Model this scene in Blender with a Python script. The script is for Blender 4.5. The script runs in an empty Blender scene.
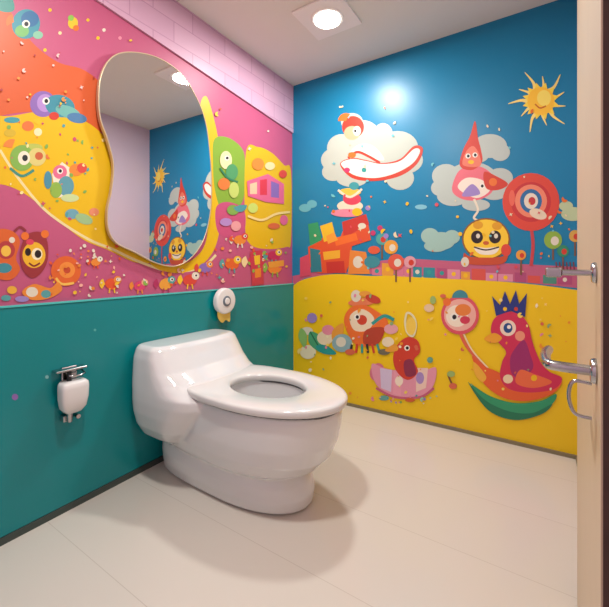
import bpy, bmesh, math, random
from mathutils import Vector, Matrix
random.seed(7)
scene = bpy.context.scene
scene.view_settings.view_transform = 'Standard'

# ------------------------------------------------------------------ room metrics (metres)
H = 2.54          # ceiling
WX = 1.90         # right wall
FY = -2.90        # wall behind the camera
WAIN = 0.897      # wainscot height
CAM = Vector((1.716, -2.464, 1.064))
A = math.radians(32.9)
VX, VY = -math.sin(A), math.cos(A)
RX, RY = math.cos(A), math.sin(A)
F = 361.0
HZ = 264.0

def lin(c):
    return c/12.92 if c <= 0.04045 else ((c+0.055)/1.055)**2.4
def col(h):
    h = h.lstrip('#')
    return tuple(lin(int(h[i:i+2], 16)/255) for i in (0, 2, 4)) + (1.0,)

# ------------------------------------------------------------------ materials
def mat(name, color, rough=0.5, metal=0.0, coat=0.0, noise=0.0, nscale=6.0, bump=0.0, emit=None, es=0):
    m = bpy.data.materials.new(name); m.use_nodes = True
    nt = m.node_tree; b = nt.nodes['Principled BSDF']
    c = col(color) if isinstance(color, str) else color
    b.inputs['Base Color'].default_value = c
    b.inputs['Roughness'].default_value = rough
    b.inputs['Metallic'].default_value = metal
    b.inputs['Coat Weight'].default_value = coat
    if noise > 0 or bump > 0:
        tc = nt.nodes.new('ShaderNodeTexCoord')
        n = nt.nodes.new('ShaderNodeTexNoise'); n.inputs['Scale'].default_value = nscale
        n.inputs['Detail'].default_value = 4
        nt.links.new(tc.outputs['Object'], n.inputs['Vector'])
        if noise > 0:
            mp = nt.nodes.new('ShaderNodeMapRange')
            mp.inputs['To Min'].default_value = 1-noise; mp.inputs['To Max'].default_value = 1+noise
            nt.links.new(n.outputs['Fac'], mp.inputs['Value'])
            mx = nt.nodes.new('ShaderNodeVectorMath'); mx.operation = 'SCALE'
            mx.inputs[0].default_value = c[:3]
            nt.links.new(mp.outputs['Result'], mx.inputs['Scale'])
            nt.links.new(mx.outputs['Vector'], b.inputs['Base Color'])
        if bump > 0:
            bp = nt.nodes.new('ShaderNodeBump'); bp.inputs['Strength'].default_value = bump
            bp.inputs['Distance'].default_value = 0.002
            nt.links.new(n.outputs['Fac'], bp.inputs['Height'])
            nt.links.new(bp.outputs['Normal'], b.inputs['Normal'])
    if emit:
        b.inputs['Emission Color'].default_value = emit
        b.inputs['Emission Strength'].default_value = es
    return m

M_pink = mat('paint_pink', '#C0587C', 0.45, noise=0.03)
M_blue = mat('paint_blue', '#0A80AA', 0.36, noise=0.04, nscale=3)
M_lilac = mat('paint_lilac', '#DCCAD8', 0.6, noise=0.02)
M_teal = mat('paint_teal', '#00888C', 0.22, noise=0.04, nscale=3)
M_tealtop = mat('paint_teal_trim', '#4CC9C2', 0.3)
M_ceil = mat('ceiling_paint', '#E9E6DA', 0.8, noise=0.015)
M_white = mat('ceramic_white', '#E4E5E4', 0.07, coat=0.6)
M_seat = mat('seat_plastic', '#DFDFDC', 0.14, coat=0.3)
M_plastic = mat('white_plastic', '#E8E6E2', 0.25)
M_grey = mat('grey_plastic', '#6E7780', 0.35)
M_gap = mat('gap_shade_grey', '#5B5C5E', 0.5)
M_chrome = mat('chrome', '#B8B8B8', 0.18, metal=1)
M_dark = mat('dark_metal', '#3a3a3c', 0.35, metal=0.8)
M_mirror = mat('mirror_glass', '#F0F0F0', 0.01, metal=1)
M_gold = mat('mirror_rim', '#D2BE98', 0.3, metal=0.3)
M_door = mat('door_laminate', '#D2BC9E', 0.45, noise=0.04, nscale=10)
M_brown = mat('door_edge_wood', '#4A3024', 0.5, noise=0.25, nscale=25)
M_base = mat('baseboard_mat', '#857A5C', 0.6)
M_seam = mat('ceiling_seam', '#C9C3B5', 0.8)
M_based = mat('baseboard_dark', '#3F4A45', 0.6)
M_panel = mat('light_housing', '#F6F2EA', 0.5)
M_emit = mat('light_disc', '#FFFFFF', 0.5, emit=(1, .97, .9, 1), es=9)
M_water = mat('bowl_water', '#6F7D80', 0.03)
M_yel = mat('paper_yellow', '#E8C860', 0.6)

# floor with large faint sheet seams
M_floor = mat('floor_vinyl', '#DDD5C8', 0.2)
nt = M_floor.node_tree; b = nt.nodes['Principled BSDF']
tc = nt.nodes.new('ShaderNodeTexCoord'); mp = nt.nodes.new('ShaderNodeMapping')
mp.inputs['Location'].default_value = (0.2, 0.269, 0)
br = nt.nodes.new('ShaderNodeTexBrick')
br.inputs['Color1'].default_value = col('#DDD6CB'); br.inputs['Color2'].default_value = col('#DCD5C9')
br.inputs['Mortar'].default_value = col('#CAC1B4')
br.inputs['Scale'].default_value = 1.0; br.inputs['Brick Width'].default_value = 40
br.inputs['Row Height'].default_value = 0.38; br.inputs['Mortar Size'].default_value = 0.0014
br.inputs['Mortar Smooth'].default_value = 0.3
nt.links.new(tc.outputs['Object'], mp.inputs['Vector']); nt.links.new(mp.outputs['Vector'], br.inputs['Vector'])
nt.links.new(br.outputs['Color'], b.inputs['Base Color'])

# tile band
M_band = mat('tile_band', '#E2B2C4', 0.4)
nt = M_band.node_tree; b = nt.nodes['Principled BSDF']
tc = nt.nodes.new('ShaderNodeTexCoord'); sp = nt.nodes.new('ShaderNodeSeparateXYZ'); cb = nt.nodes.new('ShaderNodeCombineXYZ')
br = nt.nodes.new('ShaderNodeTexBrick')
br.inputs['Color1'].default_value = col('#DDB2C8'); br.inputs['Color2'].default_value = col('#D6A9C1')
br.inputs['Mortar'].default_value = col('#C492AE')
br.inputs['Scale'].default_value = 1.0; br.inputs['Brick Width'].default_value = 0.26
br.inputs['Row Height'].default_value = 0.115; br.inputs['Mortar Size'].default_value = 0.003
nt.links.new(tc.outputs['Object'], sp.inputs[0]); nt.links.new(sp.outputs['Y'], cb.inputs['X']); nt.links.new(sp.outputs['Z'], cb.inputs['Y'])
nt.links.new(cb.outputs[0], br.inputs['Vector']); nt.links.new(br.outputs['Color'], b.inputs['Base Color'])

# mural paint: colour stored on the painted shapes
M_mural = mat('mural_paint', '#ffffff', 0.42)
nt = M_mural.node_tree; b = nt.nodes['Principled BSDF']
at = nt.nodes.new('ShaderNodeAttribute'); at.attribute_name = 'Col'
nt.links.new(at.outputs['Color'], b.inputs['Base Color'])

# ------------------------------------------------------------------ mesh helpers
def empty(name):
    e = bpy.data.objects.new(name, None); scene.collection.objects.link(e); return e
def link(name, me, m=None, parent=None, smooth=False):
    o = bpy.data.objects.new(name, me); scene.collection.objects.link(o)
    if m: me.materials.append(m)
    if parent: o.parent = parent
    if smooth:
        for p in me.polygons: p.use_smooth = True
    return o
def box(name, lo, hi, m, parent=None, bevel=0.0, mtx=None):
    bm = bmesh.new(); bmesh.ops.create_cube(bm, size=1)
    for v in bm.verts:
        v.co = Vector([(lo[i]+hi[i])/2 + v.co[i]*(hi[i]-lo[i]) for i in range(3)])
    if bevel > 0:
        bmesh.ops.bevel(bm, geom=list(bm.edges), offset=bevel, segments=3, affect='EDGES', profile=0.5)
    bmesh.ops.recalc_face_normals(bm, faces=bm.faces)
    if mtx: bm.transform(mtx)
    me = bpy.data.meshes.new(name); bm.to_mesh(me); bm.free()
    return link(name, me, m, parent)
def cyl(name, p0, p1, r0, r1, m, parent=None, n=32, bevel=0.0, mtx=None):
    p0, p1 = Vector(p0), Vector(p1); d = p1-p0
    bm = bmesh.new(); bmesh.ops.create_cone(bm, cap_ends=True, segments=n, radius1=r0, radius2=r1, depth=d.length)
    if bevel > 0:
        es = [e for e in bm.edges if abs(e.verts[0].co.z-e.verts[1].co.z) < 1e-6]
        bmesh.ops.bevel(bm, geom=es, offset=bevel, segments=3, affect='EDGES', profile=0.5)
    q = d.to_track_quat('Z', 'Y').to_matrix().to_4x4()
    bm.transform(Matrix.Translation((p0+p1)/2) @ q)
    if mtx: bm.transform(mtx)
    me = bpy.data.meshes.new(name); bm.to_mesh(me); bm.free()
    o = link(name, me, m, parent, True)
    try: me.set_sharp_from_angle(angle=math.radians(40))
    except Exception: pass
    return o
def tube(name, pts, r, m, parent=None, cyclic=False, rs=None, mtx=None):
    cu = bpy.data.curves.new(name, 'CURVE'); cu.dimensions = '3D'; cu.bevel_depth = r; cu.bevel_resolution = 4
    cu.use_fill_caps = True
    s = cu.splines.new('POLY'); s.points.add(len(pts)-1)
    for i, p in enumerate(pts):
        p = Vector(p)
        if mtx: p = mtx @ p
        s.points[i].co = (*p, 1); s.points[i].radius = rs[i] if rs else 1
    s.use_cyclic_u = cyclic
    o = bpy.data.objects.new(name, cu); scene.collection.objects.link(o)
    dg = bpy.context.evaluated_depsgraph_get()
    me = bpy.data.meshes.new_from_object(o.evaluated_get(dg)); bpy.data.objects.remove(o)
    return link(name, me, m, parent, True)
def loft_bm(rings, bm=None):
    bm = bm or bmesh.new()
    vs = [[bm.verts.new(p) for p in r] for r in rings]
    n = len(rings[0])
    for a, c in zip(vs, vs[1:]):
        for i in range(n):
            bm.faces.new((a[i], a[(i+1) % n], c[(i+1) % n], c[i]))
    bm.faces.new(vs[0][::-1]); bm.faces.new(vs[-1])
    return bm
def catmull(pts, k=8, closed=True):
    n = len(pts); out = []
    rng = range(n) if closed else range(n-1)
    for i in rng:
        if closed:
            p = [pts[(i+j-1) % n] for j in range(4)]
        else:
            p = [pts[max(0, min(n-1, i+j-1))] for j in range(4)]
        for s in range(k):
            t = s/k
            out.append(tuple(0.5*((2*p[1][d]) + (-p[0][d]+p[2][d])*t + (2*p[0][d]-5*p[1][d]+4*p[2][d]-p[3][d])*t*t
                       + (-p[0][d]+3*p[1][d]-3*p[2][d]+p[3][d])*t**3) for d in range(len(pts[0]))))
    if not closed: out.append(tuple(pts[-1]))
    return out

# ------------------------------------------------------------------ room shell
T = 0.12
box('floor', (-T, FY-T, -0.1), (WX+T, T, 0), M_floor)
box('ceiling', (-T, FY-T, H), (WX+T, T, H+0.1), M_ceil)
box('wall_left', (-T, FY-T, 0), (0, T, H), M_pink)
box('wall_back', (0, 0, 0), (WX+T, T, H), M_blue)
box('wall_front', (0, FY-T, 0), (WX+T, FY, H), M_lilac)
DY0, DY1, DZ = -1.04, -1.93, 2.08
wr = empty('wall_right')
box('wall_segment_far', (WX, DY0, 0), (WX+T, 0, H), M_lilac, wr)
box('wall_segment_near', (WX, FY, 0), (WX+T, DY1, H), M_lilac, wr)
box('wall_segment_lintel', (WX, DY1, DZ), (WX+T, DY0, H), M_lilac, wr)
fr = empty('trim_1')
box('frame_far', (WX-0.012, DY0, 0), (WX+T, DY0+0.045, DZ+0.045), M_brown, fr)
box('frame_near', (WX-0.012, DY1-0.045, 0), (WX+T, DY1, DZ+0.045), M_brown, fr)
box('frame_top', (WX-0.012, DY1, DZ), (WX+T, DY0, DZ+0.045), M_brown, fr)
box('trim_5', (0.0005, FY, 0.03), (0.012, -0.0005, WAIN), M_teal)
box('trim_2', (0.0005, FY, WAIN), (0.016, -0.0005, WAIN+0.007), M_tealtop)
box('baseboard_left', (0, FY, 0), (0.016, 0, 0.028), M_based)
box('baseboard_back', (0.016, -0.012, 0), (WX, 0, 0.020), M_base)
box('baseboard_right', (WX-0.012, DY0+0.045, 0), (WX, -0.014, 0.020), M_base)

# faint ceiling joint
box('trim_3', (0, -1.153, H-0.0015), (WX, -1.148, H), M_seam)

# ------------------------------------------------------------------ mural: each painted patch is measured on the
# photograph and rectified (homography) to metres on its wall plane
def on_left(u, v, off=0.0):
    k = (u-304.5)/F; dx, dy = VX+k*RX, VY+k*RY
    t = (off-CAM.x)/dx
    return Vector((off, CAM.y+t*dy, CAM.z-(v-HZ)*t/F))
def on_back(u, v, off=0.0):
    k = (u-304.5)/F; dx, dy = VX+k*RX, VY+k*RY
    t = (-off-CAM.y)/dy
    return Vector((CAM.x+t*dx, -off, CAM.z-(v-HZ)*t/F))

class Mural:
    def __init__(s, name, fn, clampz=(0.0, H)):
        s.name, s.fn = name, fn; s.bm = bmesh.new(); s.lay = s.bm.loops.layers.float_color.new('Col')
        s.n = 0; s.cz = clampz
    def face3(s, pts, c):
        c = col(c)
        vs = [s.bm.verts.new(p) for p in pts]
        try:
            f = s.bm.faces.new(vs)
        except ValueError: return
        for l in f.loops: l[s.lay] = c
    def poly(s, pts, c):
        s.n += 1; off = 0.0004+s.n*0.00002
        q = [s.fn(u, v, off) for u, v in pts]
        for p in q: p.z = min(max(p.z, s.cz[0]), s.cz[1])
        s.face3(q, c)
    def blob(s, pts, c, k=7): s.poly(catmull(pts, k), c)
    def ell(s, u, v, rx, ry, c, rot=0, n=28):
        a = math.radians(rot)
        s.poly([(u+rx*math.cos(t)*math.cos(a)-ry*math.sin(t)*math.sin(a),
                 v+rx*math.cos(t)*math.sin(a)+ry*math.sin(t)*math.cos(a))
                for t in [2*math.pi*i/n for i in range(n)]], c)
    def stroke(s, pts, w, c, k=6, taper=False):
        p = catmull(pts, k, False); L, R = [], []
        for i in range(len(p)):
            a = p[max(0, i-1)]; b_ = p[min(len(p)-1, i+1)]
            dx, dy = b_[0]-a[0], b_[1]-a[1]; l = math.hypot(dx, dy) or 1
            ww = w/2*((1-i/len(p)) if taper else 1)+0.15
            L.append((p[i][0]-dy/l*ww, p[i][1]+dx/l*ww)); R.append((p[i][0]+dy/l*ww, p[i][1]-dx/l*ww))
        s.n += 1; off = 0.0004+s.n*0.00002
        for i in range(len(p)-1):
            q = [s.fn(x, y, off) for x, y in (L[i], L[i+1], R[i+1], R[i])]
            for z in q: z.z = min(max(z.z, s.cz[0]), s.cz[1])
            s.face3(q, c)
    def eye(s, u, v, r, iris='#1a1a22', white='#F6F0E2'):
        s.ell(u, v, r, r, white, n=16); s.ell(u+r*0.1, v, r*0.55, r*0.6, iris, n=12)
    def star(s, u, v, r1, r2, n, c, ph=0):
        s.poly([(u+(r1 if i % 2 else r2)*math.cos(ph+math.pi*i/n), v+(r1 if i % 2 else r2)*math.sin(ph+math.pi*i/n)) for i in range(2*n)], c)
    def fan(s, u, v, r, a0, a1, c):
        s.poly([(u, v)]+[(u+r*math.cos(math.radians(a0+(a1-a0)*i/10)), v+r*math.sin(math.radians(a0+(a1-a0)*i/10))) for i in range(11)], c)
    def scatter(s, n, box_, cols, r0, r1, avoid=None):
        for _ in range(n):
            u = random.uniform(box_[0], box_[2]); v = random.uniform(box_[1], box_[3])
            if avoid and avoid(u, v): continue
            r = random.uniform(r0, r1); c = random.choice(cols)
            k = random.random()
            if k < .55: s.ell(u, v, r, r*random.uniform(.6, 1), c, random.uniform(0, 180), 12)
            elif k < .75: s.star(u, v, r*1.3, r*.5, 4, c, random.random())
            else: s.fan(u, v, r*1.5, random.uniform(0, 180), random.uniform(200, 330), c)
    def done(s, parent=None):
        me = bpy.data.meshes.new(s.name); s.bm.normal_update(); s.bm.to_mesh(me); s.bm.free()
        return link(s.name, me, M_mural, parent)

RED, ORG, YEL, CRM, PNK, MAG, GRN, TEA, NAV, LAV, PCH, DRK, MNT = ('#D03E2C', '#E8742A', '#F2BE1A', '#E2DAC4', '#E58AA0',
    '#C63A6B', '#7FB04A', '#2F9C96', '#243C7C', '#9D86C4', '#EBAF88', '#2A1E26', '#9CCBB0')
ALL = [RED, ORG, YEL, CRM, PNK, MAG, GRN, TEA, LAV, PCH, MNT]

# ============ back wall ============
B = Mural('mural_back', on_back)
# yellow ground
top = catmull([(292.6, 286), (305, 279), (335, 274), (372, 276), (400, 275), (440, 278), (480, 280), (530, 284), (577, 290)], 6, False)
pts = [on_back(u, v, 0.0003) for u, v in top]
pts[0].x = 0.013
pts += [Vector((WX, -0.0003, pts[-1].z)), Vector((WX, -0.0003, 0.020)), Vector((0.013, -0.0003, 0.020))]
B.face3(pts, '#F3CA10')
# magenta street strip
B.poly([(292.6, 276), (320, 271), (350, 272), (372, 262), (400, 258), (450, 261), (520, 264), (577, 267), (577, 288), (520, 282), (440, 277), (400, 274), (370, 274), (335, 273), (305, 278), (293, 285)], '#C2607E')
x = 372
while x < 572:
    w = random.uniform(7, 15); h = random.uniform(7, 13)
    yb = 275+(x-372)*0.05
    B.poly([(x, yb), (x, yb-h), (x+w, yb-h+.5), (x+w, yb+.5)], random.choice(['#D77A92', '#B24E78', '#2F8F9A', '#E8A23B', '#D9564A', '#DD8FA5', '#4D8F7C', '#C9587F']))
    if random.random() < .6: B.ell(x+w/2, yb-h/2, 2.2, 2.2, random.choice([CRM, YEL, TEA]), n=12)
    x += w+random.uniform(0, 3)
# clouds
def cloud(bb, c):
    for (u, v, r, q) in bb: B.ell(u, v, r, q, c)
cloud([(342, 148, 15, 14), (335, 160, 14, 12), (333, 172, 11, 9), (362, 133, 17, 13), (398, 147, 20, 16), (404, 160, 19, 14), (372, 158, 30, 20), (352, 178, 16, 9), (400, 178, 14, 12), (383, 135, 10, 12)], '#BCC3B6')
B.ell(352, 122, 11, 9, '#BCC3B6'); B.ell(353, 127, 11, 11, RED); B.ell(352, 133, 8, 7, PCH); B.ell(357, 131, 4, 5, CRM); B.eye(355, 131, 2.2)
B.fan(346, 121, 8, 180, 300, ORG)
B.blob([(340, 164), (352, 158), (366, 160), (382, 163), (400, 159), (414, 146), (423, 149), (417, 164), (400, 176), (375, 181), (352, 178)], '#C9402E')
B.blob([(341, 164), (352, 159), (366, 161), (382, 164), (400, 161), (414, 149), (420, 151), (413, 163), (396, 173), (375, 178), (354, 175)], '#EEE8DC')
B.blob([(348, 156), (356, 146), (368, 144), (378, 150), (384, 160), (372, 158), (360, 152)], '#EEE8DC')
B.stroke([(348, 158), (357, 152), (368, 156), (380, 163)], 2.2, RED); B.ell(352, 155, 4, 3, ORG)
B.ell(347, 170, 3, 2.5, MAG); B.ell(364, 170, 2.4, 2.4, TEA)
cloud([(490, 146, 17, 12), (478, 152, 12, 11), (500, 152, 10, 9), (446, 176, 14, 12), (440, 188, 9, 8), (453, 196, 16, 10), (500, 178, 13, 10), (494, 190, 15, 10), (476, 205, 14, 6), (472, 180, 26, 18)], '#BAC5BC')
B.blob([(452, 190), (458, 172), (470, 166), (484, 168), (494, 178), (492, 192), (478, 200), (462, 199)], '#E8707E')
B.blob([(460, 166), (463, 150), (470, 136), (475, 121), (478, 138), (481, 150), (482, 162), (472, 170)], '#D4402F')
B.blob([(463, 165), (466, 152), (473, 146), (479, 154), (480, 166)], '#E87B62')
B.eye(468, 156, 2.6); B.eye(475, 155, 2.6); B.ell(471, 162, 3, 2, YEL)
B.blob([(458, 188), (466, 178), (482, 180), (490, 190), (476, 198)], '#F2E4D2'); B.blob([(462, 196), (472, 184), (480, 194)], LAV)
B.blob([(484, 172), (496, 176), (508, 184), (498, 190), (486, 188)], RED); B.ell(493, 182, 4, 4, ORG); B.eye(482, 186, 2.6)
B.stroke([(474, 199), (478, 210), (474, 218), (482, 222)], 2, '#EADFC6')
cloud([(430, 236, 9, 8), (441, 241, 14, 9), (452, 237, 8, 7), (436, 246, 12, 6)], '#A0C4B8')
cloud([(573, 214, 12, 7), (566, 206, 7, 5)], '#BFD0A0')
B.ell(305, 208, 6, 4, '#63B4C4'); B.ell(312, 204, 5, 4, '#63B4C4'); B.ell(421, 207, 6, 2.5, '#7EC0D0')
# sun
for i in range(11):
    a = i*2*math.pi/11+.2; L = 33 if i % 2 else 25
    B.stroke([(541+12*math.cos(a), 101+12*math.sin(a)), (541+L*.6*math.cos(a+.12), 101+L*.6*math.sin(a+.12)), (541+L*math.cos(a), 101+L*math.sin(a))], 4.5, '#FFE480', taper=True)
B.star(541, 101, 19, 13, 12, '#FFDC48'); B.ell(541, 101, 13.5, 14, '#FFC838'); B.ell(544, 98, 7, 8, '#FFE668')
B.stroke([(535, 104), (540, 108), (546, 106)], 1.2, '#C96A1E')
# ring tree
B.stroke([(531, 226), (533, 245), (531, 266)], 3, '#C7454A')
B.ell(531, 202, 28.5, 29, '#DD4B3A'); B.ell(531, 202, 20, 20, '#C93638'); B.ell(531, 201, 16, 16.5, '#F08A6A'); B.ell(531, 201, 11, 12, '#2E6FA0'); B.ell(531, 201, 7, 8, '#EADFC8'); B.ell(532, 201, 3.5, 4, '#C93638')
B.ell(538, 214, 9, 5, '#E9D7B8', 20); B.ell(512, 198, 3, 8, '#E86A55')
# smiling drum face
B.ell(486, 239, 24, 21, '#8E5A24'); B.ell(486, 239, 22.5, 19.5, '#FACE34'); B.ell(478, 225, 5, 4, '#E0A020'); B.ell(497, 226, 5, 4, '#E0A020')
B.ell(477, 237, 6, 6.5, '#241B1C'); B.ell(495, 237, 6, 6.5, '#241B1C'); B.ell(478, 236, 2, 2.4, CRM); B.ell(496, 236, 2, 2.4, CRM)
B.ell(486, 243, 3, 2, '#C9602E'); B.blob([(474, 247), (486, 248), (499, 247), (494, 254), (480, 254)], '#F4EAD6'); B.stroke([(474, 247), (486, 250), (499, 247)], 1.1, '#241B1C')
B.blob([(464, 253), (472, 257), (500, 257), (508, 252), (504, 263), (484, 265), (466, 263)], '#C9502E'); B.ell(465, 262, 4, 5, CRM); B.ell(506, 250, 5, 6, '#E04A3A')
# lollipop trees
for (u, v, r, c) in [(553, 240, 9, '#8FB544'), (563, 251, 6, '#2F8F6A'), (382, 239, 6, '#4FA7A0'), (391, 247, 7, '#E9A03C'), (396, 262, 8, '#DF5C44'), (575, 236, 6, '#D6A84C'), (410, 262, 6, '#DFA0A8'), (521, 255, 5, '#E9A03C')]:
    B.stroke([(u, v), (u, v+20)], 1.4, '#7E5A3A'); B.ell(u, v, r, r, c); B.ell(u+r*.2, v+r*.1, r*.45, r*.5, CRM if r > 6 else RED)
# tower of blocks
B.poly([(308, 247), (322, 238), (340, 238), (345, 226), (368, 222), (371, 240), (352, 246), (350, 262), (346, 273), (318, 273), (309, 266)], '#E0552F')
B.poly([(342, 222), (366, 214), (369, 224), (344, 238)], '#C93A34'); B.poly([(334, 238), (356, 233), (358, 240), (336, 246)], '#F0702E')
B.ell(350, 206, 13, 6, '#EADDC2'); B.ell(352, 199, 9, 6, '#D8435A'); B.ell(350, 192, 11, 4, '#F0C04A'); B.ell(354, 186, 5, 4, '#3C9AA0'); B.stroke([(338, 190), (350, 197), (362, 189)], 2, '#EADDC2')
B.ell(347, 213, 16, 4, '#E58AA0'); B.ell(357, 212, 5, 4, YEL)
B.poly([(308, 224), (318, 222), (322, 240), (310, 246)], '#2E9C6A'); B.poly([(320, 226), (332, 222), (336, 238), (324, 242)], '#F1C232'); B.poly([(326, 236), (334, 232), (338, 240), (328, 244)], '#F4A23C')
B.poly([(310, 248), (320, 250), (322, 272), (311, 272)], '#2B7E8C'); B.poly([(323, 252), (340, 250), (340, 258), (324, 260)], '#F2B233'); B.poly([(326, 262), (344, 261), (345, 273), (327, 273)], '#C8362F')
B.poly([(350, 250), (366, 252), (370, 274), (348, 274)], '#E88A3A'); B.ell(358, 262, 5, 6, CRM); B.poly([(300, 258), (309, 254), (311, 275), (300, 277)], '#D44F67')
B.ell(372, 262, 8, 6, '#3C8F9A'); B.ell(374, 250, 6, 4, '#E25C3C'); B.ell(362, 226, 4, 3, CRM)
for (u, v) in [(380, 228), (373, 233), (386, 236), (368, 208)]: B.ell(u, v, 2.6, 2.6, random.choice([ORG, MAG, YEL, LAV]))
for k in range(6): B.stroke([(556+k*3.5, 262), (557+k*3.5, 272)], 1, '#7C3B3F')
B.scatter(52, (310, 190, 575, 272), ['#E9D9B0', ORG, '#D94F5C', '#6BC0C8', YEL], 0.8, 2.2)
B.scatter(18, (330, 105, 570, 190), ['#E9D9B0', ORG, '#6BC0C8'], 0.8, 1.8)
# ---- yellow half
def leaf(u, v, L, w, rot, c, vein=None):
    a = math.radians(rot); ca, sa = math.cos(a), math.sin(a)
    P = [(-L, 0), (-L*.4, -w), (L*.3, -w*.9), (L, 0), (L*.3, w*.9), (-L*.4, w)]
    B.blob([(u+x*ca-y*sa, v+x*sa+y*ca) for x, y in P], c)
    if vein: B.stroke([(u-L*ca, v-L*sa), (u+L*ca, v+L*sa)], 1, vein)
# left cluster
B.ell(312, 318, 5, 5, LAV); B.ell(307, 331, 6, 4, CRM); B.ell(308, 352, 8, 7, '#E9E2C0'); leaf(316, 342, 12, 6, 60, '#4FA777', '#276D4E'); leaf(303, 338, 10, 4, 80, '#8FBF6A'); leaf(326, 350, 11, 4, 20, TEA)
B.ell(325, 338, 8, 7, '#EFDCB8'); B.ell(328, 330, 6, 5, '#E88FA2'); leaf(338, 332, 10, 5, -60, '#E9A03C'); B.ell(342, 343, 10, 9, '#8EB2B8'); B.ell(341, 342, 5, 5, CRM)
B.ell(362, 302, 14, 4, '#E77F54', -5); B.ell(356, 296, 5, 6, CRM); B.ell(365, 294, 6, 3, '#E9A03C'); B.ell(373, 299, 8, 4, '#C7432F', 20)
B.blob([(344, 322), (350, 308), (364, 305), (378, 312), (388, 322), (382, 336), (370, 346), (354, 343)], '#EE7330')
B.blob([(350, 316), (362, 309), (374, 318), (368, 330), (354, 330)], '#F3DFC0'); B.ell(362, 320, 5, 5, '#D3452F'); B.eye(357, 317, 3); B.blob([(366, 330), (384, 328), (378, 344), (364, 344)], '#B9442F')
B.stroke([(372, 324), (384, 316), (394, 320)], 3, '#2F9C96'); B.ell(391, 329, 7, 5, '#E8A8B0'); B.ell(388, 342, 6, 5, '#EFE0BE')
for i in range(6): B.stroke([(352+5*i, 344), (350+6*i, 353)], 2, ['#2b2b30', '#D3452F', '#2F9C96'][i % 3])
B.ell(350, 352, 5, 3, '#D86A4A'); B.ell(384, 352, 6, 3, '#6F6A58')
B.ell(377, 372, 7, 9, '#D9778C', 20); B.ell(385, 378, 8, 6, '#8A6FB4')
# loop ribbon
B.stroke([(405, 322), (407, 313), (413, 316), (416, 325), (413, 336), (407, 332), (405, 322)], 1.8, '#E8E2B8')
B.ell(411, 326, 5, 9, '#F4CF54')
# red duck in pink boat
B.blob([(372, 364), (384, 368), (405, 372), (425, 370), (436, 368), (434, 384), (424, 396), (404, 398), (384, 392), (374, 380)], '#E79AB0')
B.poly([(380, 368), (392, 370), (391, 392), (381, 388)], '#D9C7E4'); B.poly([(394, 370), (402, 371), (401, 396), (393, 394)], '#EFA2B6')
B.poly([(416, 368), (428, 368), (426, 388), (416, 392)], '#F1CFC0'); B.ell(420, 378, 4, 6, '#A98CC8'); B.ell(399, 381, 4, 5, '#F6E6D2')
B.blob([(397, 372), (393, 358), (398, 344), (408, 337), (418, 341), (420, 352), (414, 360), (418, 372), (408, 380)], '#D2402E')
B.blob([(398, 350), (390, 352), (385, 350), (395, 344)], '#EBA23A'); B.eye(407, 348, 2.8); B.blob([(404, 362), (412, 360), (416, 374), (406, 376)], '#8E2F4E')
B.stroke([(376, 388), (395, 397), (420, 397), (434, 388)], 2, '#C8607E'); B.ell(384, 398, 5, 2.5, '#63A49C'); B.ell(410, 400, 5, 2, '#D2602E'); B.ell(430, 360, 3, 3, '#68A48E')
B.scatter(14, (374, 395, 440, 405), ALL, .8, 1.8)
# lollipop ring
B.stroke([(459, 330), (466, 345), (480, 362), (492, 377)], 3, '#E3694A'); B.stroke([(462, 330), (472, 350), (488, 368)], 1.2, '#F2DDB0')
B.ell(460, 315, 19, 19.5, '#DE5663'); B.ell(460, 315, 16, 16, '#F0B3A4'); B.ell(457, 316, 11, 11, '#F6E6CF'); B.ell(463, 310, 8, 6, '#E8843B'); B.eye(454, 317, 4); B.ell(465, 320, 5, 4, '#D23B55'); B.fan(460, 298, 8, 180, 360, '#3D8A96')
B.ell(447, 302, 4, 4, '#EE7330'); B.ell(429, 308, 5, 4, '#E8C9A0'); B.ell(433, 300, 3, 4, '#9CB86A'); B.ell(443, 296, 3, 2, '#D86A4A')
# big bird: leaf hammock, orange wings, magenta body, crown
B.blob([(470, 384), (490, 396), (515, 403), (540, 401), (556, 394), (552, 404), (532, 414), (505, 414), (484, 404)], '#2F9C6C')
B.blob([(468, 382), (485, 400), (508, 411), (532, 413), (552, 404), (542, 414), (515, 420), (488, 410)], '#1F7A57')
B.blob([(472, 356), (484, 366), (498, 372), (515, 382), (536, 384), (552, 380), (562, 382), (552, 394), (528, 401), (504, 398), (486, 386), (478, 372)], '#E8632E')
B.blob([(474, 362), (486, 376), (482, 382), (475, 374)], '#F1B53A')
B.blob([(500, 376), (502, 362), (506, 352), (498, 342), (491, 332), (494, 319), (506, 312), (519, 314), (528, 324), (532, 340), (536, 352), (542, 364), (550, 372), (562, 378), (556, 388), (540, 392), (520, 392), (506, 387)], '#D22F55')
B.blob([(514, 350), (524, 340), (530, 354), (533, 368), (522, 378), (512, 374), (510, 360)], '#A02C6A'); B.blob([(520, 370), (534, 374), (552, 382), (534, 388), (516, 383)], '#EE6F44')
B.ell(508, 328, 8, 8, '#F4DDC6'); B.ell(508, 328, 4.5, 5, '#1F4E8A'); B.ell(509, 327, 2, 2, '#F6F0E2'); B.blob([(494, 333), (484, 339), (495, 343), (502, 338)], '#F0A52D')
B.ell(520, 336, 5, 5, '#F09B7C'); B.ell(508, 379, 5, 4.5, '#F1D9B0'); B.ell(534, 378, 3, 3, YEL)
B.poly([(496, 316), (492, 296), (500, 305), (505, 291), (510, 304), (516, 290), (519, 304), (527, 293), (525, 317), (511, 311)], '#26377E')
B.ell(505, 309, 2, 2, YEL); B.ell(516, 309, 2, 2, RED)
B.stroke([(448, 375), (452, 384), (456, 388)], 1.5, '#7B4A2A'); B.ell(451, 374, 4, 3, '#9CB86A'); B.ell(453, 386, 4, 3, '#D86A4A')
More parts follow.
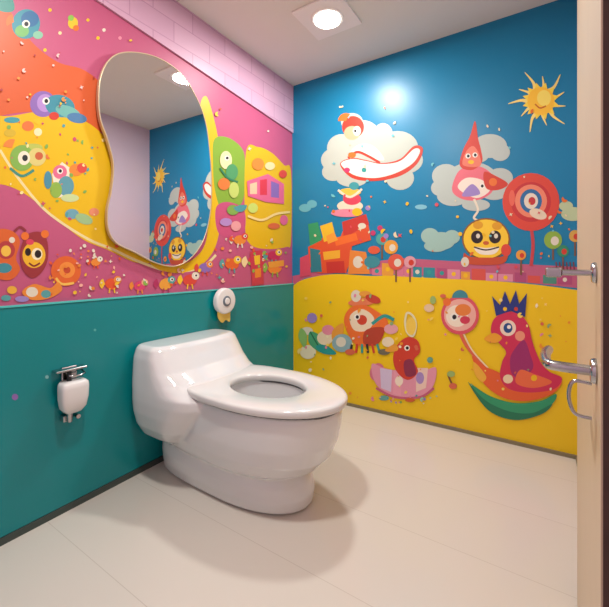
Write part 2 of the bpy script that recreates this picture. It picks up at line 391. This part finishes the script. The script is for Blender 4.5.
B.scatter(80, (300, 295, 570, 400), ['#EE9A2D', '#D86A4A', '#FBE08A', '#E58AA0', '#8FB07A', '#F6EBC4', '#F7D860'], 0.6, 2)
B.done()

# ============ left wall ============
L = Mural('mural_left', on_left, (WAIN+0.0075, H))
# orange top left
L.blob([(-60, -60), (-20, -40), (2, -12), (14, 18), (34, 44), (58, 62), (84, 70), (104, 88), (112, 118), (100, 132), (70, 118), (30, 112), (-10, 118), (-60, 130)], '#D65E2C')
L.blob([(-60, 125), (-15, 116), (10, 116), (36, 112), (62, 113), (90, 124), (108, 142), (116, 165), (112, 195), (110, 225), (128, 246), (150, 262), (134, 262), (108, 250), (84, 240), (60, 222), (40, 205), (18, 190), (-5, 184), (-40, 190), (-60, 195)], '#E6B90E')
L.stroke([(0, 150), (16, 175), (40, 205), (62, 223), (90, 240), (112, 249), (140, 262), (170, 271), (200, 268), (216, 255)], 2.2, '#EADBA0')
L.blob([(150, 262), (172, 266), (192, 260), (205, 244), (208, 215), (205, 170), (200, 110), (206, 96), (213, 115), (219, 145), (221, 185), (220, 225), (214, 250), (200, 266), (180, 273), (160, 270)], '#E6B90E')
L.blob([(214, 140), (226, 137), (240, 146), (245, 160), (244, 196), (236, 208), (222, 210), (215, 190), (213, 165)], '#86AC34')
L.blob([(246, 152), (258, 147), (272, 153), (284, 165), (291, 172), (291, 240), (286, 247), (266, 249), (250, 244), (245, 225)], '#E2B60F')
L.blob([(216, 208), (228, 202), (244, 210), (244, 232), (232, 238), (218, 232)], '#C9527A')
# top-left green sprite
L.blob([(-30, -20), (0, -14), (12, -2), (14, 10), (4, 12), (-12, 6), (-30, 5)], '#3D8F83')
L.ell(26, 24, 14, 15, '#3F92A0', 20); L.ell(30, 19, 9, 8, '#2F6D9A'); L.ell(22, 31, 7, 6, '#79B86A'); L.eye(26, 24, 4); L.fan(14, 22, 8, 150, 260, ORG); L.ell(38, 35, 5, 4, '#86C0A0')
L.ell(73, 23, 5, 6, '#F0C22E'); L.ell(71, 18, 3, 3, '#8CC050'); L.ell(76, 28, 3, 3, ORG); L.ell(88, 20, 1.6, 1.6, YEL)
for (u, v, c) in [(50, 10, YEL), (60, 33, '#F0D9A0'), (98, 38, YEL), (104, 30, CRM), (45, 50, YEL), (120, 38, '#E88FA2')]: L.ell(u, v, 1.8, 1.8, c, n=12)
# purple/teal bird on orange
L.ell(43, 104, 13, 13, '#8C6AB0'); L.ell(45, 103, 8, 9, '#B28CCB'); L.ell(60, 106, 15, 11, '#3E8E9E', 15); L.ell(68, 112, 13, 6, '#6FB3A8', 20); L.eye(46, 101, 3.6); L.ell(77, 118, 10, 5, '#4E7EA8', 10); L.fan(40, 118, 7, 60, 170, YEL); L.ell(54, 116, 5, 4, RED)
# yellow creatures
L.ell(12, 120, 8, 3, '#3F9AA0'); L.ell(28, 126, 6, 5, '#E2753A'); L.ell(38, 132, 4, 4, '#F5E4B0'); L.ell(10, 133, 6, 4, '#D1B02C')
L.ell(28, 150, 15, 6, '#B8C25A', -10); L.ell(22, 158, 12, 13, '#83B24E'); L.ell(37, 157, 9, 9, '#D9CB7A'); L.ell(24, 158, 6, 7, '#EFE6CC'); L.ell(25, 158, 2.8, 3.2, '#20282a'); L.ell(39, 156, 4, 4, '#C7623A'); L.stroke([(10, 168), (22, 176), (34, 170)], 2.4, '#3E8E7A'); L.fan(12, 148, 9, 190, 290, '#E8863A')
L.poly([(52, 174), (62, 162), (70, 168), (68, 196), (56, 198)], '#EFE6CC'); L.ell(60, 172, 7, 7, '#E0708E'); L.ell(66, 186, 8, 10, '#5F9CA8'); L.ell(76, 170, 7, 6, '#E98A34'); L.ell(56, 190, 6, 8, '#8FB64A'); L.eye(60, 171, 3); L.ell(82, 168, 5, 5, '#D94B3E'); L.ell(70, 198, 9, 4, '#C9DA9A'); L.ell(48, 180, 4, 9, '#4B8EA0')
L.ell(72, 214, 7, 5, '#6FA7B4'); L.ell(84, 219, 9, 5, '#9CC088', 20); L.ell(94, 212, 5, 4, '#E58F6A')
L.scatter(50, (2, 122, 104, 232), ['#E2753A', '#F8E39C', '#7FAE50', '#C9506A', '#4FA0A0'], .7, 2.4, avoid=lambda u, v: v > 185+(u)*.5)
# round characters bottom left
L.blob([(-10, 240), (0, 229), (14, 232), (20, 242), (16, 258), (20, 270), (10, 280), (-6, 276), (-14, 260)], '#D9652C')
L.ell(6, 250, 9, 9, '#B23A3C'); L.ell(6, 251, 5, 5.5, '#F0C24A'); L.ell(4, 268, 8, 5, '#3E8E9A'); L.stroke([(14, 232), (20, 227), (26, 231)], 2, '#8E2F3C'); L.ell(12, 240, 3, 3, CRM)
L.blob([(22, 244), (28, 234), (40, 232), (47, 240), (48, 258), (42, 272), (32, 278), (23, 270), (20, 256)], '#9A3238')
L.ell(34, 255, 11.5, 13, '#EDB62A'); L.ell(37, 254, 5.4, 6, '#F7EBC4'); L.ell(38, 254, 3.3, 4, '#1d1518'); L.ell(28, 252, 3, 4, '#1d1518'); L.stroke([(29, 263), (34, 266), (40, 263)], 1.5, '#7a2222'); L.ell(25, 236, 4, 4, ORG); L.ell(45, 234, 4, 4, ORG); L.ell(30, 242, 4, 3, '#D8435A')
L.ell(66, 271, 15, 15, '#E1662B'); L.ell(67, 270, 8, 8, '#F0913C'); L.stroke([(56, 278), (62, 284), (74, 283)], 2, '#F2C45A'); L.ell(67, 270, 3.5, 3.5, '#C74B2B')
L.blob([(22, 292), (34, 284), (50, 288), (58, 282), (62, 290), (50, 298), (32, 300)], '#E98A34'); L.ell(32, 292, 6, 5, CRM); L.ell(46, 294, 5, 4, '#57A0A0'); L.ell(22, 299, 7, 3, LAV); L.ell(12, 290, 5, 4, '#E9B03C'); L.ell(6, 298, 5, 3, '#57A0A0')
# little band of sprites along the pink
def sprite(u, v, s, c1, c2, c3):
    L.ell(u, v, s, s*.8, c1, random.uniform(-30, 30)); L.ell(u+s*.8, v-s*.6, s*.55, s*.55, c2); L.fan(u-s, v, s*.8, 120, 250, c3)
    L.eye(u+s*.85, v-s*.65, s*.26); L.stroke([(u-s*.3, v+s*.6), (u-s*.4, v+s*1.3)], 1, c3); L.stroke([(u+s*.3, v+s*.6), (u+s*.4, v+s*1.3)], 1, c3)
sprite(112, 284, 7, '#E2552E', '#E98A34', '#F0C22E'); sprite(140, 286, 6, '#D94070', '#F3B58A', '#E98A34'); sprite(166, 284, 7, '#E9A03C', '#57A0A0', '#B0305E')
sprite(190, 280, 7, '#D9483A', CRM, '#F0C22E'); sprite(205, 268, 6, '#8C6AB0', '#E98A34', '#D9483A'); sprite(232, 264, 7, '#E2652E', '#F0C22E', '#57A0A0')
sprite(256, 262, 8, '#D9384A', '#E98A34', '#F3D9A0'); sprite(275, 268, 7, '#E98A34', '#D94070', '#8CB84A'); sprite(240, 240, 6, '#E98A34', '#D9483A', CRM)
sprite(274, 256, 6, '#C2305A', '#F0C22E', '#57A0A0'); sprite(96, 262, 5, '#E98A34', CRM, '#E2552E')
L.poly([(250, 252), (262, 250), (264, 284), (252, 286)], '#C83B4E'); L.poly([(254, 256), (260, 255), (260, 264), (255, 265)], '#F0C22E'); L.poly([(255, 269), (261, 268), (261, 277), (255, 278)], '#E98A34')
L.poly([(268, 262), (284, 260), (284, 266), (269, 268)], '#E8A03A')
# green / yellow panels
L.ell(226, 160, 6, 9, '#E9E0A8'); L.ell(232, 172, 6, 8, '#4E9A62'); L.ell(224, 184, 6, 6, '#E07B34'); L.eye(227, 158, 2.5); L.ell(234, 190, 5, 8, '#C2D26A'); L.stroke([(220, 168), (228, 178), (238, 182)], 1.6, '#2F7E56')
L.poly([(247, 181), (268, 174), (284, 184), (284, 204), (266, 202), (248, 196)], '#E2688E'); L.poly([(250, 184), (257, 182), (257, 194), (250, 194)], '#F3C7A0'); L.poly([(260, 180), (267, 179), (267, 195), (260, 195)], '#D9384A'); L.poly([(271, 181), (279, 184), (279, 198), (271, 197)], '#8C6AB0')
L.ell(258, 164, 6, 6, '#E98A34'); L.ell(270, 166, 5, 4, '#E9D9A0'); L.ell(283, 174, 4, 4, '#D9483A'); L.ell(253, 208, 5, 5, '#C9DA6A'); L.ell(274, 226, 6, 3, '#D96A3A'); L.stroke([(248, 216), (262, 220), (276, 214), (290, 212)], 2, '#F4D88A'); L.ell(284, 220, 4, 5, '#E2688E')
L.ell(233, 210, 6, 5, '#7FA84A'); L.ell(226, 222, 6, 4, '#B58AC4'); L.ell(236, 226, 5, 5, '#E9A0A0'); L.fan(240, 205, 7, 0, 160, '#4E9AA0')
def av(u, v): return (94 < u < 216 and 50 < v < 268)
L.scatter(90, (110, 238, 290, 298), ['#F0C22E', '#E2552E', '#F3B5A0', '#8CB84A', '#57A0A0', CRM, '#E98A34'], .7, 2.3, avoid=lambda u, v: av(u, v) or v > 303-u*.082-4)
L.scatter(46, (50, 245, 120, 296), ['#F0C22E', '#E2552E', '#F3B5A0', CRM, '#E98A34'], .7, 2.1)
L.scatter(44, (110, 20, 280, 150), ['#F0C22E', '#E2552E', '#F3C9C0', CRM], .7, 1.9, avoid=lambda u, v: av(u, v) or v < (u-95)*.675+12)
L.scatter(20, (0, 40, 95, 110), ['#F0C22E', '#B23A3C', '#F3C9C0', '#F0913C'], .7, 1.8)
L.done()
# dots on wainscot
D = Mural('mural_dots', lambda u, v, off=0: on_left(u, v, 0.0122+off))
D.ell(15, 397, 3.2, 3.2, '#8C6AB0', n=16); D.ell(47, 377, 1.8, 1.8, '#7FC0C0', n=12); D.ell(95, 330, 1.3, 1.3, '#58B8B0', n=12)
D.done()
# tile band
bm = bmesh.new()
pb = [(0, 0, 2.15), (0, -1.0, 2.232), (0, FY, 2.388), (0, FY, H), (0, 0, H)]
f = bm.faces.new([bm.verts.new((0.0005, y, z)) for _, y, z in pb])
r = bmesh.ops.extrude_face_region(bm, geom=[f])
for e in r['geom']:
    if isinstance(e, bmesh.types.BMVert): e.co.x += 0.012
bmesh.ops.recalc_face_normals(bm, faces=bm.faces)
me = bpy.data.meshes.new('trim_4'); bm.to_mesh(me); bm.free(); link('trim_4', me, M_band)

# ------------------------------------------------------------------ mirror
mp_ = catmull([(98, 100), (100, 78), (108, 61), (122, 53), (145, 54), (166, 62), (183, 76), (197, 98), (206, 122), (210, 150), (212, 180), (211, 210), (205, 237), (193, 256), (176, 266), (156, 263), (134, 252), (116, 243), (108, 230), (107, 210), (111, 190), (113, 165), (107, 140), (100, 120)], 8)
mir = empty('wall_mirror')
front = []
for u, v in mp_:
    p = on_left(u, v, .028); p.x = .028-.014*(p.y+1.2); front.append(p)
bm = bmesh.new(); f = bm.faces.new([bm.verts.new(p) for p in front]); bm.normal_update()
if f.normal.x < 0: f.normal_flip()
me = bpy.data.meshes.new('mirror_glass'); bm.to_mesh(me); bm.free(); link('mirror_glass', me, M_mirror, mir)
bm = bmesh.new(); n = len(front)
a = [bm.verts.new((0.0125, p.y, p.z)) for p in front]; c = [bm.verts.new((p.x-0.0008, p.y, p.z)) for p in front]
bm.faces.new(a); bm.faces.new(c)
for i in range(n): bm.faces.new((a[i], a[(i+1) % n], c[(i+1) % n], c[i]))
bmesh.ops.recalc_face_normals(bm, faces=bm.faces)
me = bpy.data.meshes.new('mirror_backing'); bm.to_mesh(me); bm.free(); link('mirror_backing', me, M_gold, mir)
tube('mirror_rim', front, 0.0028, M_gold, mir, True)

# ------------------------------------------------------------------ toilet
YC = -1.13
toi = empty('toilet')
def ring(z, x0, x1, hw, rf, nb=3.5, nf=2.2, N=72, yc=YC):
    xc = x1-rf; out = []
    for i in range(N):
        t = 2*math.pi*i/N; c, s_ = math.cos(t), math.sin(t)
        nn = nf if c >= 0 else nb
        rr = rf if c >= 0 else xc-x0
        x = xc+rr*math.copysign(abs(c)**(2/nn), c); y = hw*math.copysign(abs(s_)**(2/nn), s_)
        out.append((x, yc+y, z))
    return out
bm = bmesh.new()
# bowl
loft_bm([ring(z, x0, x1, hw, rf) for z, x0, x1, hw, rf in [
    (.150, .10, .80, .16, .32), (.158, .08, .86, .196, .36), (.185, .06, .918, .218, .40), (.24, .05, .968, .236, .41), (.31, .04, .998, .246, .41),
    (.38, .04, 1.012, .248, .41), (.43, .04, 1.014, .246, .41), (.450, .04, 1.004, .238, .40)]], bm)
# foot
loft_bm([ring(z, x0, x1, hw, rf, 4, 2.2) for z, x0, x1, hw, rf in [
    (.0, .02, .855, .168, .38), (.012, .02, .878, .186, .38), (.06, .02, .882, .198, .38), (.11, .02, .866, .202, .38), (.16, .02, .842, .196, .36), (.20, .02, .82, .19, .34)]], bm)
# cistern and shoulders sweeping down to the seat
loft_bm([ring(z, x0, x1, hw, rf, 7, 2.8, yc=YC-.014) for z, x0, x1, hw, rf in [
    (.17, .02, .28, .18, .12), (.22, .016, .34, .245, .16), (.28, .014, .40, .282, .20), (.35, .014, .47, .302, .27), (.41, .014, .53, .308, .32), (.450, .014, .53, .308, .32), (.470, .014, .455, .307, .26), (.50, .014, .375, .305, .19), (.55, .014, .305, .301, .13),
    (.61, .014, .262, .294, .11), (.648, .014, .240, .280, .09), (.665, .018, .222, .262, .08)]], bm)
bmesh.ops.recalc_face_normals(bm, faces=bm.faces)
me = bpy.data.meshes.new('tmp'); bm.to_mesh(me); bm.free()
o = bpy.data.objects.new('tmp', me); scene.collection.objects.link(o)
m1 = o.modifiers.new('r', 'REMESH'); m1.mode = 'VOXEL'; m1.voxel_size = 0.006
m2 = o.modifiers.new('s', 'SMOOTH'); m2.iterations = 7; m2.factor = 0.5
bm = bmesh.new(); bmesh.ops.create_uvsphere(bm, u_segments=64, v_segments=32, radius=1)
bm.transform(Matrix.Translation((.645, YC, .47)) @ Matrix.Diagonal((.210, .155, .30, 1)))
cm = bpy.data.meshes.new('cut'); bm.to_mesh(cm); bm.free()
co = bpy.data.objects.new('cut', cm); scene.collection.objects.link(co)
m3 = o.modifiers.new('b', 'BOOLEAN'); m3.operation = 'DIFFERENCE'; m3.object = co; m3.solver = 'EXACT'
dg = bpy.context.evaluated_depsgraph_get()
body = bpy.data.meshes.new_from_object(o.evaluated_get(dg))
bpy.data.objects.remove(o); bpy.data.objects.remove(co)
body.name = 'toilet_body'
ob = link('toilet_body', body, None, toi, True)
body.materials.clear(); body.materials.append(M_white)
try: body.set_sharp_from_angle(angle=math.radians(60))
except Exception: pass
# seat : profile swept between outer egg and inner oval
def egg(x0, x1, hw, rf, z, nb=2.9, nf=2.08): return ring(z, x0, x1, hw, rf, nb, nf)
def oval(a, b_, z): return [(.645+a*math.cos(2*math.pi*i/72), YC+b_*math.sin(2*math.pi*i/72), z) for i in range(72)]
def sweep(name, rs, m):
    bm = bmesh.new(); vs = [[bm.verts.new(p) for p in r_] for r_ in rs]; n = 72
    for j in range(len(vs)):
        a_, c_ = vs[j], vs[(j+1) % len(vs)]
        for i in range(n): bm.faces.new((a_[i], a_[(i+1) % n], c_[(i+1) % n], c_[i]))
    bmesh.ops.recalc_face_normals(bm, faces=bm.faces)
    me = bpy.data.meshes.new(name); bm.to_mesh(me); bm.free()
    o = link(name, me, m, toi, True)
    return o
# grey ring coloured as the shade in the gap under the seat, then the flat wide seat ring
sweep('seat_gap_shade', [egg(.26, 1.012, .238, .41, .444), egg(.26, 1.012, .238, .41, .464), oval(.215, .162, .464), oval(.215, .162, .444)], M_gap)
S = 0.461
sweep('toilet_seat', [egg(.235, 1.030, .256, .43, S), egg(.226, 1.038, .265, .43, S+.003), egg(.224, 1.041, .268, .43, S+.009), egg(.224, 1.041, .268, .43, S+.024), egg(.228, 1.037, .264, .43, S+.030), egg(.238, 1.027, .254, .42, S+.0335),
      egg(.28, .995, .222, .40, S+.035), oval(.206, .155, S+.034), oval(.198, .148, S+.031), oval(.194, .144, S+.024), oval(.194, .144, S+.004), oval(.20, .15, S)], M_seat)
cyl('bowl_water', (.645, YC, .20), (.645, YC, .235), .065, .085, M_water, toi)
for i, yy in enumerate((YC-.14, YC+.10)):
    box('seat_hinge_%d' % i, (.290, yy-.030, .486), (.326, yy+.030, .506), M_seat, toi, 0.006)
    cyl('hinge_pin_%d' % i, (.292, yy-.036, .499), (.292, yy+.036, .499), .006, .006, M_grey, toi, 16)

# ------------------------------------------------------------------ soap dispenser on the wainscot
sd = empty('soap_dispenser')
def rr(y, z, w, x0, x1, n=40, p=4.5):
    o_ = []
    for i in range(n):
        t = 2*math.pi*i/n; c, s_ = math.cos(t), math.sin(t)
        o_.append(((x0+x1)/2+(x1-x0)/2*math.copysign(abs(c)**(2/p), c), y+w*math.copysign(abs(s_)**(2/p), s_), z))
    return o_
yd = -1.712
bm = loft_bm([rr(yd, z, w, .03, x1) for z, w, x1 in [(.436, .016, .07), (.440, .030, .082), (.46, .046, .092), (.50, .053, .098), (.545, .054, .10), (.562, .052, .098), (.570, .044, .09)]])
bmesh.ops.recalc_face_normals(bm, faces=bm.faces)
me = bpy.data.meshes.new('dispenser_body'); bm.to_mesh(me); bm.free(); link('dispenser_body', me, M_plastic, sd, True)
box('back_plate', (.0125, yd-.03, .44), (.031, yd+.03, .625), M_chrome, sd, .004)
box('bracket_shelf', (.0125, yd-.062, .612), (.062, yd+.058, .621), M_chrome, sd, .003)
tube('bracket_rod', [(.03, yd-.01, .60), (.06, yd-.012, .592), (.066, yd, .588), (.066, yd+.03, .588), (.06, yd+.048, .592), (.03, yd+.05, .60)], .004, M_chrome, sd)
cyl('neck', (.05, yd-.01, .565), (.05, yd-.01, .613), .009, .009, M_dark, sd, 24)
cyl('spout', (.06, yd-.012, .400), (.06, yd-.012, .440), .009, .012, M_chrome, sd, 24)
box('drip_catch', (.0125, yd-.032, .398), (.05, yd+.004, .425), M_chrome, sd, .004)
cyl('drip_button', (.0125, yd+.025, .408), (.055, yd+.025, .408), .009, .009, M_chrome, sd, 20)

# ------------------------------------------------------------------ paper roll holder on the wainscot edge
tp = empty('toilet_paper_dispenser')
py, pz = -.818, .830
cyl('mount', (.0165, py, pz), (.034, py, pz), .040, .040, M_chrome, tp)
cyl('roll_cover', (.030, py, pz), (.068, py, pz), .084, .080, M_plastic, tp, 64, .008)
cyl('hub_ring', (.066, py, pz), (.073, py, pz), .034, .032, M_grey, tp, 40, .002)
cyl('hub', (.071, py, pz), (.077, py, pz), .022, .020, M_plastic, tp, 40, .002)
pp = catmull([(-.045, -.05), (-.052, -.10), (-.02, -.135), (.012, -.122), (.045, -.136), (.05, -.09), (.04, -.05)], 6)
bm = bmesh.new(); f = bm.faces.new([bm.verts.new((.042, py+a_, pz+b_)) for a_, b_ in pp])
r = bmesh.ops.extrude_face_region(bm, geom=[f])
for e in r['geom']:
    if isinstance(e, bmesh.types.BMVert): e.co.x += .006
bmesh.ops.recalc_face_normals(bm, faces=bm.faces)
me = bpy.data.meshes.new('paper_tail'); bm.to_mesh(me); bm.free(); link('paper_tail', me, M_yel, tp)

# ------------------------------------------------------------------ door (ajar, hinged on the far jamb)
door = empty('door_1')
p_near = Vector((1.780, -1.898, 0)); p_far = Vector((1.819, -1.05, 0))
d = (p_far-p_near); LEN = d.length; ang = math.atan2(d.y, d.x)
MT = Matrix.Translation(p_near) @ Matrix.Rotation(ang, 4, 'Z')     # local x along leaf, -y to the outside, +y into the room
box('leaf_core', (0.0005, -.040, .008), (LEN, -.0015, 2.06), M_brown, door, 0, MT)
box('leaf_face_inner', (0.0, -.0025, .008), (LEN, 0, 2.06), M_door, door, .0008, MT)
box('leaf_face_outer', (0.0, -.0425, .008), (LEN, -.039, 2.06), M_door, door, .0008, MT)
box('latch_plate', (-.0012, -.032, .86), (.001, -.010, 1.10), M_chrome, door, .0004, MT)
hx = .062
def handle(z, out, ln, r, tag):
    cyl('rose_'+tag, (hx, 0, z), (hx, .007, z), .018, .016, M_chrome, door, 40, .002, MT)
    pts = catmull([(hx, .006, z), (hx, out*.75, z), (hx+.012, out, z), (hx+ln*.5, out+.004, z+.002), (hx+ln, out, z)], 8, False)
    tube('lever_'+tag, pts, r, M_chrome, door, rs=[1.0]*(len(pts)-3)+[.95, .8, .5], mtx=MT)
handle(.918, .056, .125, .0072, 'main')
tube('pull_bar', catmull([(hx+.02, .004, .895), (hx+.02, .024, .895), (hx+.022, .030, .880), (hx+.022, .029, .862), (hx+.02, .022, .848), (hx+.02, .004, .846)], 6, False), .0026, M_chrome, door, mtx=MT)
cyl('rose_lock', (hx, 0, 1.052), (hx, .006, 1.052), .015, .013, M_chrome, door, 40, .002, MT)
tube('lock_bolt', [(hx, .004, 1.052), (hx, .05, 1.052), (hx, .056, 1.052)], .0042, M_chrome, door, rs=[1, 1, .7], mtx=MT)
box('thumb_turn', (hx-.010, .038, 1.045), (hx+.014, .058, 1.059), M_chrome, door, .003, MT)
for i, z in enumerate((.25, 1.05, 1.85)):
    cyl('hinge_%d' % i, (LEN+.002, -.046, z-.045), (LEN+.002, -.046, z+.045), .006, .006, M_chrome, door, 20, 0, MT)
# ------------------------------------------------------------------ ceiling lights
def fixture(x, y, power):
    e = empty('ceiling_light')
    s = .155
    box('housing', (x-s, y-s, H-.012), (x+s, y+s, H), M_panel, e, .004)
    cyl('bezel', (x, y, H-.018), (x, y, H-.010), .094, .100, M_panel, e, 64)
    cyl('diffuser', (x, y, H-.022), (x, y, H-.016), .078, .080, M_emit, e, 64)
    ld = bpy.data.lights.new('lamp', 'AREA'); ld.shape = 'DISK'; ld.size = .16; ld.energy = power; ld.color = (1, .99, .96)
    lo = bpy.data.objects.new('lamp', ld); scene.collection.objects.link(lo); lo.location = (x, y, H-.026); lo.parent = e
fixture(.66, -.58, 18.5)
fixture(.95, -1.85, 22)  # added fixture out of view near the camera, to light the room

w = bpy.data.worlds.new('World'); scene.world = w; w.use_nodes = True
w.node_tree.nodes['Background'].inputs[0].default_value = (.9, .88, .85, 1)
w.node_tree.nodes['Background'].inputs[1].default_value = .4

# ------------------------------------------------------------------ camera
cd = bpy.data.cameras.new('camera'); cd.sensor_width = 36; cd.sensor_fit = 'HORIZONTAL'
cd.lens = 36*F/609; cd.shift_y = -(303.5-HZ)/609; cd.clip_start = 0.02
co = bpy.data.objects.new('camera', cd); scene.collection.objects.link(co)
co.location = CAM; co.rotation_euler = (math.radians(90), 0, A)
scene.camera = co
